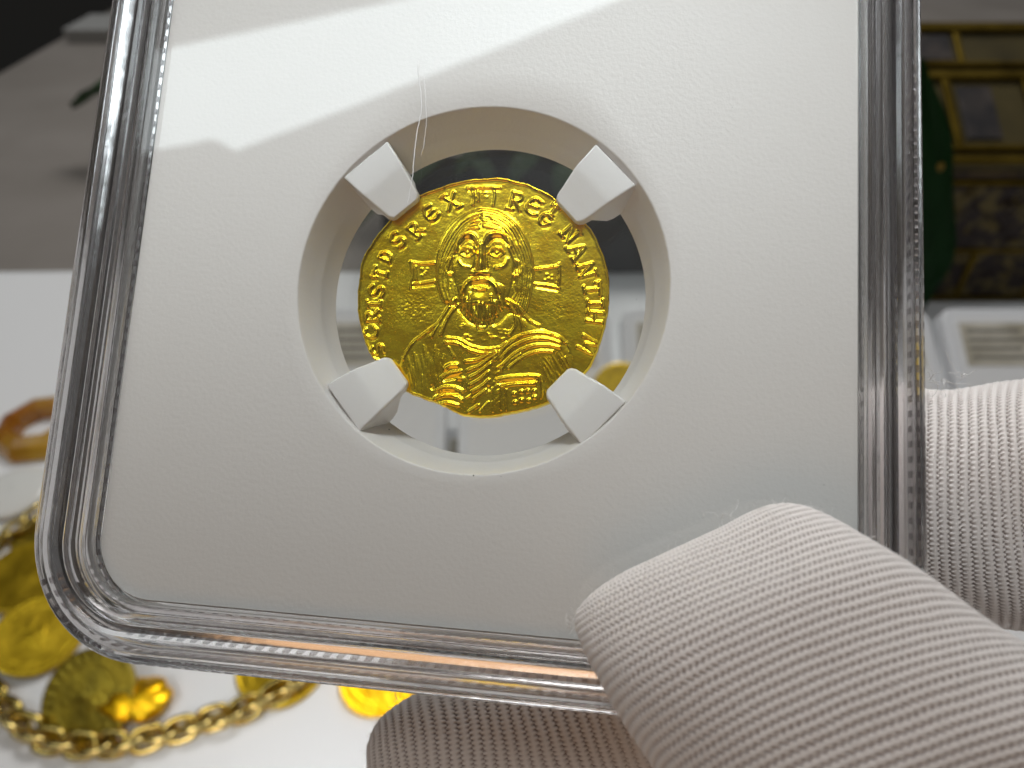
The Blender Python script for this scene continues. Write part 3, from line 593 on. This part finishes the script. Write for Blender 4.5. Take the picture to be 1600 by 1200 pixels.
M_gA = gold('old_gold', (.55, .36, .02), (.72, .48, .03), .34, 1.2, (.25, .45)); M_gB = gold('dark_gold', (.30, .22, .03), (.48, .35, .04), .42, 1.5, (.3, .5)); M_gC = gold('bright_gold', (.95, .52, .01), (1, .6, .02), .38, 1.0, (.28, .45))
M_gD = gold('chain_gold', (.50, .37, .09), (.78, .60, .22), .18, 1.0, (.1, .25))
for m_ in (M_gA, M_gB, M_gC): add_bump(m_, 6, .2, .02, 4)
def coin_mesh(r, th_, seed, irregular=.01):
    nr, ntt = 40, 120; a = np.linspace(0, 2 * math.pi, ntt, endpoint=False); rr = np.r_[np.linspace(.02, 1, nr)]
    er = 1 + irregular * 4 * vnoise(np.cos(a) * 2 + 9 + seed, np.sin(a) * 2 + 9, seed)
    X = r * rr[:, None] * np.cos(a) * er; Y = r * rr[:, None] * np.sin(a) * er
    Z = th_ / 2 + .22 * np.exp(-((rr[:, None] - .95) / .035) ** 2) + .14 * np.exp(-((rr[:, None] - .70) / .02) ** 2) + 0 * X
    g = np.exp(-((X / (r * .33)) ** 2 + (Y / (r * .45)) ** 2)); Z += .3 * g + g ** .5 * .28 * vnoise(X / 1.1 + 50, Y / 1.1 + 50, seed + 1)
    lt = np.exp(-((rr[:, None] - .82) / .06) ** 2) * (np.sin(a * 26) > .2) * .2; Z += lt + .06 * vnoise(X + 40, Y + 40, seed + 2)
    t = np.stack([X, Y, Z], -1); rings_ = [t[i] for i in range(nr)]
    e_ = t[-1].copy(); e_[:, 2] = -th_ / 2; rings_.append(e_); cc = e_.copy(); cc[:, :2] *= .02; rings_.append(cc); rings_[0] = rings_[0] * 0 + [0, 0, Z[0].mean()]
    return np.concatenate(rings_), grid_faces(nr + 2, ntt)
def bgcoin(px, py, z, r, th_, m, label, rz=0, tx=0, ty=0, seed=1, irr=.003, group='gold coins lying on the cloth', name='gold_coin'):
    V, f = coin_mesh(r, th_, seed, irr); o = make(name, V, f, m, sharp=45); o.matrix_world = mat4(rotz(rz) @ rotx(tx) @ roty(ty), T(px, py, z)); return tag(o, label, 'coin', group)
bgcoin(42, 900, 4.0, 14.0, 2, M_gA, 'orange-gold coin lying just above the pale yellow coin at the left edge', .3, 0, math.radians(2), 3)
bgcoin(74, 835, 1.6, 11.5, 1.8, M_gB, 'brownish gold coin half hidden behind the holder edge under the chain end', 1.3, 0, 0, 5)
bgcoin(60, 992, 4.6, 13.2, 2, M_gA, 'flat yellow-gold coin below the orange-gold coin at the left edge', .9, math.radians(9), 0, 8)
bgcoin(140, 1090, 5.0, 13.8, 2.2, M_gB, 'dark olive-gold coin leaning on the chain beside the small bright nugget', 1.1, math.radians(8), math.radians(-26), 11)
bgcoin(440, 1040, 1.8, 13.5, 2, M_gA, 'dull gold coin peeping out below the holder above the chain end', .2, 0, 0, 14)
bgcoin(593, 1058, 1.8, 12.2, 2, M_gC, 'bright orange-gold coin between the chain end and the gloved fingertip', .5, math.radians(3), math.radians(3), 17)
# nugget, two-lobed
n_, k_ = 40, 56; u = np.linspace(0, math.pi, n_)[:, None]; v = np.linspace(0, 2 * math.pi, k_, endpoint=False)[None]
rr = 1 + .16 * np.cos(2 * v + .4) * np.sin(u) + .13 * vnoise(np.cos(v) * np.sin(u) * 2.4 + 30, np.sin(v) * np.sin(u) * 2.4 + np.cos(u) * 2 + 30, 61) * 2 - .26 * np.exp(-((v - 2.1) / .3) ** 2) * np.sin(u)
V = np.stack([8.6 * rr * np.sin(u) * np.cos(v), 7.8 * rr * np.sin(u) * np.sin(v), 3.4 * rr * np.cos(u) + 0 * v], -1).reshape(-1, 3)
ng = make('gold_nugget', V, grid_faces(n_, k_)[:, ::-1], M_gC, matrix=mat4(rotz(.1), T(212, 1092, 4))); tag(ng, 'small bright yellow lumpy gold nugget beside the dark olive-gold coin', 'nugget')
# chain
path_px = [(120, 752), (95, 775), (58, 808), (25, 832), (-10, 852), (-60, 900), (-85, 960), (-50, 1040), (0, 1098), (45, 1140), (95, 1162), (165, 1166), (250, 1150), (310, 1130), (370, 1112), (430, 1085), (475, 1060), (496, 1034), (500, 1000), (470, 970)]
P = np.array([T(x, y, 3.2) for x, y in path_px]); C_ = cr(P, 900); d = np.r_[0, np.cumsum(np.linalg.norm(np.diff(C_, axis=0), axis=1))]
chain = empty('gold_chain', np.eye(3), C_[450] * np.array([1, 1, 0])); tag(chain, 'thick gold cable chain curving round the coins on the white cloth', 'chain')
def link_mesh(a, b_, r):
    t = np.linspace(0, 2 * math.pi, 28, endpoint=False); P = np.stack([a * np.sign(np.cos(t)) * np.abs(np.cos(t)) ** .8, b_ * np.sin(t), 0 * t], 1)
    V = []
    Tn = np.roll(P, -1, 0) - np.roll(P, 1, 0); Tn /= np.linalg.norm(Tn, axis=1)[:, None]
    for i in range(28):
        nn_ = np.array([Tn[i][1], -Tn[i][0], 0])
        for k in range(10): c = 2 * math.pi * k / 10; V.append(P[i] + r * (math.cos(c) * nn_ + math.sin(c) * np.array([0, 0, 1])))
    f = grid_faces(28, 10, True, True); me = bpy.data.meshes.new('link'); me.from_pydata((np.array(V) * S).tolist(), [], f.tolist()); me.materials.append(M_gD); me.polygons.foreach_set('use_smooth', [True] * len(f)); me.update(); return me
lm = link_mesh(4.6, 3.1, 1.05); s_ = 0; k = 0; org = np.array(chain.matrix_world.translation) / S
while s_ < d[-1]:
    p = np.array([np.interp(s_, d, C_[:, c]) for c in range(3)]); p2 = np.array([np.interp(min(s_ + 1, d[-1]), d, C_[:, c]) for c in range(3)]); p1 = np.array([np.interp(max(s_ - 1, 0), d, C_[:, c]) for c in range(3)])
    t = p2 - p1; az = math.atan2(t[1], t[0]); rl = math.radians(38 if k % 2 else -48) + rng.uniform(-.2, .2)
    p = p + np.array([rng.uniform(-.5, .5), rng.uniform(-.5, .5), rng.uniform(-.1, .5)])
    share('link', lm, chain, mat4(rotz(az + rng.uniform(-.15, .15)) @ rotx(rl) @ roty(rng.uniform(-.12, .12)), p - org)); s_ += 4.5; k += 1
# amber octagonal ring
M_amb = mat('amber_resin', (.5, .18, .012), .12); b = bsdf(M_amb); b.inputs['Transmission Weight'].default_value = .55; b.inputs['IOR'].default_value = 1.54
add_mottle(M_amb, (.45, .14, .006), (.85, .52, .06), .4, .4, .6); add_bump(M_amb, 1.5, .3, .05)
prof_ = [(9.5, 0), (10, 7.5), (12.5, 9), (17, 7), (19.5, 2.5), (18.5, 0)]
V = []; NG = 8
for k in range(NG):
    a = 2 * math.pi * (k + .5) / NG
    for r, z in prof_: V.append((r * math.cos(a), r * math.sin(a), z))
am = make('amber_ring', V, grid_faces(NG, len(prof_), True, True), M_amb, smooth=False, matrix=mat4(rotz(.2), T(72, 676, .9))); bevel(am, .8, 3)
tag(am, 'eight-sided amber brown ring lying on the white cloth at the left edge', 'amber ring')
# white cabochon
n_, k_ = 14, 40; u = np.linspace(0.03, math.pi - .03, n_)[:, None]; v = np.linspace(0, 2 * math.pi, k_, endpoint=False)[None]
V = np.stack([13 * np.sin(u) * np.cos(v), 13 * np.sin(u) * np.sin(v), 3 * np.cos(u) + 0 * v], -1).reshape(-1, 3)
M_milk = mat('milky_stone', (.82, .82, .78), .25)
mk = make('polished_stone', V, grid_faces(n_, k_)[:, ::-1], M_milk, matrix=mat4(np.eye(3), T(22, 770, 3.5))); tag(mk, 'smooth milky white stone below the amber ring', 'stone')

# other coin holders lying in rows on the cloth
M_case = mat('pale_case_plastic', (.80, .81, .83), .25); M_core = mat('case_core', (.82, .82, .82), .5)
M_label = mat('tan_label_paper', (.50, .46, .36), .6); add_mottle(M_label, (.42, .38, .29), (.60, .56, .47), .8, .35, .65)
M_print = mat('label_print', (.16, .15, .13), .6)
def prism(P, z0, z1):
    n = len(P); V = [(*p, z0) for p in P] + [(*p, z1) for p in P]
    return V, [tuple(range(n - 1, -1, -1)), tuple(range(n, 2 * n))] + [(i, (i + 1) % n, n + (i + 1) % n, n + i) for i in range(n)]
def small_case(ptop, label, coin_m=None, lean=0., cpx=None):
    w_, h_ = 59, 83; RZ = rotx(lean); ctr = np.array(ptop) - RZ @ np.array([-w_ / 2, h_ / 2, 7.]); r = empty('coin_case', RZ, ctr); tag(r, label, 'coin case', 'coin cases lying in rows on the cloth behind the holder')
    V, f = prism(rrect(-w_ / 2, w_ / 2, -h_ / 2, h_ / 2, 6, 6, 1), 0, 6.5); bevel(make('case_body', V, f, M_case, r, smooth=False), 1.0, 2)
    V, f = prism(rrect(-w_ / 2 + 4, w_ / 2 - 4, -h_ / 2 + 4, h_ / 2 - 4, 4, 6, 1), 6.5, 7.0); make('case_core', V, f, M_core, r, smooth=False)
    V, f = box(-w_ / 2 + 6, w_ / 2 - 6, h_ / 2 - 25, h_ / 2 - 7, 7.0, 7.3); lb = make('paper_label', V, f, M_label, r, smooth=False)
    for k in range(4):
        y = h_ / 2 - 10.5 - k * 3.7; V, f = box(-w_ / 2 + 8, -w_ / 2 + 8 + rng.uniform(16, 26), y - .6, y + .6, 7.3, 7.42); make('print_line', V, f, M_print, lb, smooth=False)
    V, f = coin_mesh(11.5, 1.6, int(ptop[0]) % 50 + 60); o = make('gold_coin', V, f, coin_m or M_gA, sharp=45); pc = ctr + RZ @ np.array([0, -h_ / 2 + (h_ - 38) / 2 + 2, 7.9])
    if cpx: v = RC @ np.array([(cpx[0] - 800) / F, -(cpx[1] - 600) / F, -1.]); nz = RZ[:, 2]; pc = CAM + v * (((ctr + nz * 7.9 - CAM) @ nz) / (v @ nz))
    o.matrix_world = mat4(RZ, pc)
    tag(o, 'gold coin in ' + label.replace('pale ', 'the pale '), 'coin')
LEAN = math.radians(30); P_T = T(1468, 480, 1.3 + 83 * math.sin(LEAN) + 7); pitch = 63.5
names = ['pale case with tan label right above the gloved finger', 'pale case mostly hidden behind the right edge of the holder', 'pale case seen through the right side of the round window', 'pale far-row case behind the middle of the round window', 'pale far-row case behind the left of the round window']
for k in range(5): small_case(P_T - np.array([pitch * k, 0, 0]), names[k], M_gB if k == 1 else None, LEAN, (972, 612) if k == 2 else (860 - 60 * (k - 3), 560) if k > 2 else None)
N_T = T(682, 668, 8.3)
for k, nme in ((-1, 'pale near-row case to the lower left of the struck coin'), (0, 'pale near-row case directly below the struck coin'), (1, 'pale near-row case to the lower right of the struck coin')): small_case(N_T + np.array([63. * k, 0, 0]), nme)

# dark jewellery box and potted plant behind the holder
M_black = mat('black_leather', (.006, .007, .006), .8, Specular_IOR_Level=.15); add_bump(M_black, 5, .3, .03)
bx = empty('jewellery_box', rotz(.02), (T(815, 445, 0)[0], T(800, 440, 0)[1] + 55, .3)); tag(bx, 'low black leather box behind the rows of coin cases', 'box')
V, f = box(-75, 92, -50, 0, 0, 36); bevel(make('box_body', V, f, M_black, bx, smooth=False), 3, 3)
V, f = box(-77, 94, -52, 2, 36.4, 50); bevel(make('lid', V, f, M_black, bx, smooth=False), 5, 3)
M_leaf = mat('dark_green_leaf', (.012, .052, .012), .5); add_mottle(M_leaf, (.008, .035, .008), (.02, .075, .016), 1.2, .35, .65)
M_leafl = mat('soft_green_leaf', (.022, .05, .018), .6, Specular_IOR_Level=.2)
M_stem = mat('green_stem', (.05, .07, .03), .7); M_pot = mat('dark_ceramic_pot', (.02, .02, .022), .3)
px_, py_ = T(820, 300, 0)[0], T(820, 300, 0)[1]
pl = empty('potted_plant', np.eye(3), (px_, py_, 0)); tag(pl, 'leafy dark green pot plant standing behind the round window of the holder', 'potted plant')
V = []; pr_ = [(20, 0), (24, 4), (32, 55), (34, 58), (34, 62), (30, 62), (28, 52), (1, 50)]; 
for r, z in pr_:
    for k in range(40): a = 2 * math.pi * k / 40; V.append((r * math.cos(a), r * math.sin(a), z))
V += [(0, 0, 0)]; n = 40; f = grid_faces(len(pr_), n).tolist() + [(i, n * 0 + len(pr_) * n, (i + 1) % n) for i in range(n)]; make('pot', V, f, M_pot, pl, sharp=40)
def leaf(root, base, tip, wd, droop, m, side0=None):
    n = 14; k = 7; base = np.array(base, float); tip = np.array(tip, float); ax = tip - base; L_ = np.linalg.norm(ax); ax /= L_; side = np.cross(ax, [0, 0, 1.]) if side0 is None else np.array(side0, float); side /= np.linalg.norm(side); up = np.cross(side, ax); V = []
    for i in range(n):
        t = i / (n - 1); ww = wd * math.sin(math.pi * min(1, t * .97 + .02)) ** .75 * (1 - .25 * t); c = base + ax * L_ * t + up * droop * math.sin(math.pi * t)
        for j in range(k): s = (j / (k - 1) - .5) * 2; V.append(c + side * ww * s + up * (abs(s) ** 1.5 * ww * .28 - .02 * L_ * math.sin(j * 2.2 + i)))
    o = make('leaf', V, grid_faces(n, k, False), m, root); sm = o.modifiers.new('thickness', 'SOLIDIFY'); sm.thickness = .06; return o
o0 = np.array([px_, py_, 0])
def stem(root, a, b_, r=1.6): P = cr([a, (np.array(a) + b_) / 2 + [0, 0, 12], b_], 12); V, f = tube(P, r, 7); make('stem', V, f, M_stem, root)
crown = np.array([0, 0, 55.])
tips = []
for k in range(26):
    a = rng.uniform(0, 2 * math.pi); el = rng.uniform(.1, 1.2); ln = rng.uniform(60, 105); b0 = crown + np.array([math.cos(a) * 14, math.sin(a) * 14, rng.uniform(5, 45)])
    tip = b0 + ln * np.array([math.cos(a) * math.cos(el), math.sin(a) * math.cos(el), math.sin(el) - .25]); stem(pl, crown * .9, b0); leaf(pl, b0, tip, rng.uniform(14, 22), rng.uniform(5, 16), M_leaf)
for (ax_, ay_), (bx_, by_), wd_ in (((700, 232), (640, 292), 9), ((760, 236), (712, 276), 7), ((840, 240), (800, 285), 8), ((905, 262), (868, 300), 9), ((560, 350), (585, 300), 7), ((735, 250), (770, 290), 6)):
    a_ = T(ax_, ay_, 66) - o0; b_2 = T(bx_, by_, 57) - o0; stem(pl, crown, a_, 1.0); leaf(pl, a_, b_2, wd_, 3, M_leafl)
# the two long leaves whose tips show left and right of the holder
lt_ = T(112, 166, 40) - o0; lb = T(330, 90, 75) - o0; stem(pl, crown, lb); leaf(pl, lb, lt_, 15, 6, M_leaf)
# upright green leaf right of the holder (dark, with a small yellow spot)
lb = T(1400, 470, 12) - o0; rt_ = T(1452, 85, 60) - o0
M_leaf2 = mat('deep_green_leaf', (.003, .028, .003), .6, Specular_IOR_Level=.15)
tallp = empty('single_leaf_plant', np.eye(3), T(1428, 500, 0)); o1 = T(1428, 500, 0); tag(tallp, 'broad upright deep green leaf with a yellow spot beside the gilded casket', 'leaf')
P0 = np.array([0, 0, 1.3]); 
def on_wall(px, py, yw):
    v = RC @ np.array([(px - 800) / F, -(py - 600) / F, -1.]); return CAM + v * ((yw - CAM[1]) / v[1])
P1 = on_wall(1438, 90, o1[1] - 2) - o1
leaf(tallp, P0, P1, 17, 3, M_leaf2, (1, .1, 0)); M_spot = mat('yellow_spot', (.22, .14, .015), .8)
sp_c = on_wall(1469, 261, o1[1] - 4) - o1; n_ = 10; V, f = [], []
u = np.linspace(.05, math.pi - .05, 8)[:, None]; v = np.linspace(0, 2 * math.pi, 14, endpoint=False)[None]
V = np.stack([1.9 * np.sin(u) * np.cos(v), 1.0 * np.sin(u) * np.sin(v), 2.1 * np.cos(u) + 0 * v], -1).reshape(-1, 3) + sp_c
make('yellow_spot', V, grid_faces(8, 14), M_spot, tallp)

# gilded casket
M_red = mat('dark_red_lacquer', (.03, .010, .005), .4); add_mottle(M_red, (.022, .007, .003), (.10, .062, .014), 1.1, .42, .62); add_bump(M_red, 3, .6, .08)
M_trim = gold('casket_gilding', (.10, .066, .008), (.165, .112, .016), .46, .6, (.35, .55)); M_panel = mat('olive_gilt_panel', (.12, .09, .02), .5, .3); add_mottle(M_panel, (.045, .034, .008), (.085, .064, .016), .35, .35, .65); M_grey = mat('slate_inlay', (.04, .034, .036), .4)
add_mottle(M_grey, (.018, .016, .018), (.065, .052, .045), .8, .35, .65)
fx0, fyf = T(1375, 470)[0], T(1440, 472)[1]; Wc = 190.; Dc = 66.; HZ = 78.; SL = math.radians(32)
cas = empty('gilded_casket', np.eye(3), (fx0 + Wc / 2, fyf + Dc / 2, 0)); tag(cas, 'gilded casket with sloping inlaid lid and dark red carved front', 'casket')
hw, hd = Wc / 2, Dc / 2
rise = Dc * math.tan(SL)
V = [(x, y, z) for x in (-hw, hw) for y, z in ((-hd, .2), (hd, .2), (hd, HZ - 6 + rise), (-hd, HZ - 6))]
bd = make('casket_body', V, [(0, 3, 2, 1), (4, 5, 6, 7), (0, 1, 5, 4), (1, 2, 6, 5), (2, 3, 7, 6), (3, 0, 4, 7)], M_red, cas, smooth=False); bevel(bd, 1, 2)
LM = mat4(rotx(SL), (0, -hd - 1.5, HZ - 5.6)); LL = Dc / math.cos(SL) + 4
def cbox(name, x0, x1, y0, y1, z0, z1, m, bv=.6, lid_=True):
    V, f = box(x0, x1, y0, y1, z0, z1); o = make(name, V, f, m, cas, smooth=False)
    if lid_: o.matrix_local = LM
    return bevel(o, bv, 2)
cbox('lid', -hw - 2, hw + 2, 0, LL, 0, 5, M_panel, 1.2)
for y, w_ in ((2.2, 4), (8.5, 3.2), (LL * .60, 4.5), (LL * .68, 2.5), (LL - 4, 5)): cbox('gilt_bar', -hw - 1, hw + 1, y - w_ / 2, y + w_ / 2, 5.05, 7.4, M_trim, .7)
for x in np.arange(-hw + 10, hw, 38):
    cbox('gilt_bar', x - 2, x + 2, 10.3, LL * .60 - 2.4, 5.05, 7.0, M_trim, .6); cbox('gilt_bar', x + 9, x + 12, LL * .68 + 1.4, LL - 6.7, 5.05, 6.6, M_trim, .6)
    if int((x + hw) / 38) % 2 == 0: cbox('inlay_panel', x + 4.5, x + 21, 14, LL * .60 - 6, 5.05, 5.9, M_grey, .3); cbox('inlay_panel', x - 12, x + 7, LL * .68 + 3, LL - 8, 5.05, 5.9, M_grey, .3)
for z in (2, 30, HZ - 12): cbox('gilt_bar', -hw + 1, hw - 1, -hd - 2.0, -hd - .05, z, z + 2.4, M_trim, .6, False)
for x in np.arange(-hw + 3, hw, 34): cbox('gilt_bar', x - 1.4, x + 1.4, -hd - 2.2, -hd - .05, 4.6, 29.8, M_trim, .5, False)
# carved gilt scrollwork on the front
X, Z = np.meshgrid(np.linspace(-hw + 2, hw - 2, 150), np.linspace(5, HZ - 13, 50)); 
Hc = np.clip(vnoise(X / 5 + 30, Z / 5 + 30, 71) * 5 + vnoise(X / 2.4 + 30, Z / 2.4 + 30, 72) * 2.4, -.9, 2.0)
M_carve = mat('carved_gilt', (.1, .07, .015), .45, .35); add_mottle(M_carve, (.014, .005, .003), (.11, .08, .018), 1.6, .46, .60); add_bump(M_carve, 4, .5, .06)
make('carved_relief', np.stack([X, -hd - 1.0 - Hc * .45, Z], -1).reshape(-1, 3), grid_faces(50, 150, False), M_carve, cas)
# pale boxes beyond the casket
M_pale = mat('pale_grey_card', (.34, .34, .33), .6)
for x, w_, lab in ((T(1400, 0)[0] + 15, 120, 'pale grey carton beyond the gilded casket at the top right corner'), (T(90, 70, 0)[0] + 55, 90, 'low blue-grey case near the far table edge at top left')):
    if w_ == 120: y = fyf + Dc + 110; zt = 95
    else: y = T(150, 60)[1] + 10; zt = 8
    r = empty('storage_box', np.eye(3), (x, y, 0)); tag(r, lab, 'box')
    V, f = box(-w_ / 2, w_ / 2, -32, 32, .2, zt); bevel(make('box_body', V, f, M_pale, r, smooth=False), 2, 3); V, f = box(-w_ / 2 - 1, w_ / 2 + 1, -33, 33, zt + .2, zt + 7); bevel(make('lid', V, f, M_pale, r, smooth=False), 2, 3)
scene.cycles.use_denoising = True
scene.cycles.max_bounces = 14; scene.cycles.transmission_bounces = 12; scene.cycles.transparent_max_bounces = 16
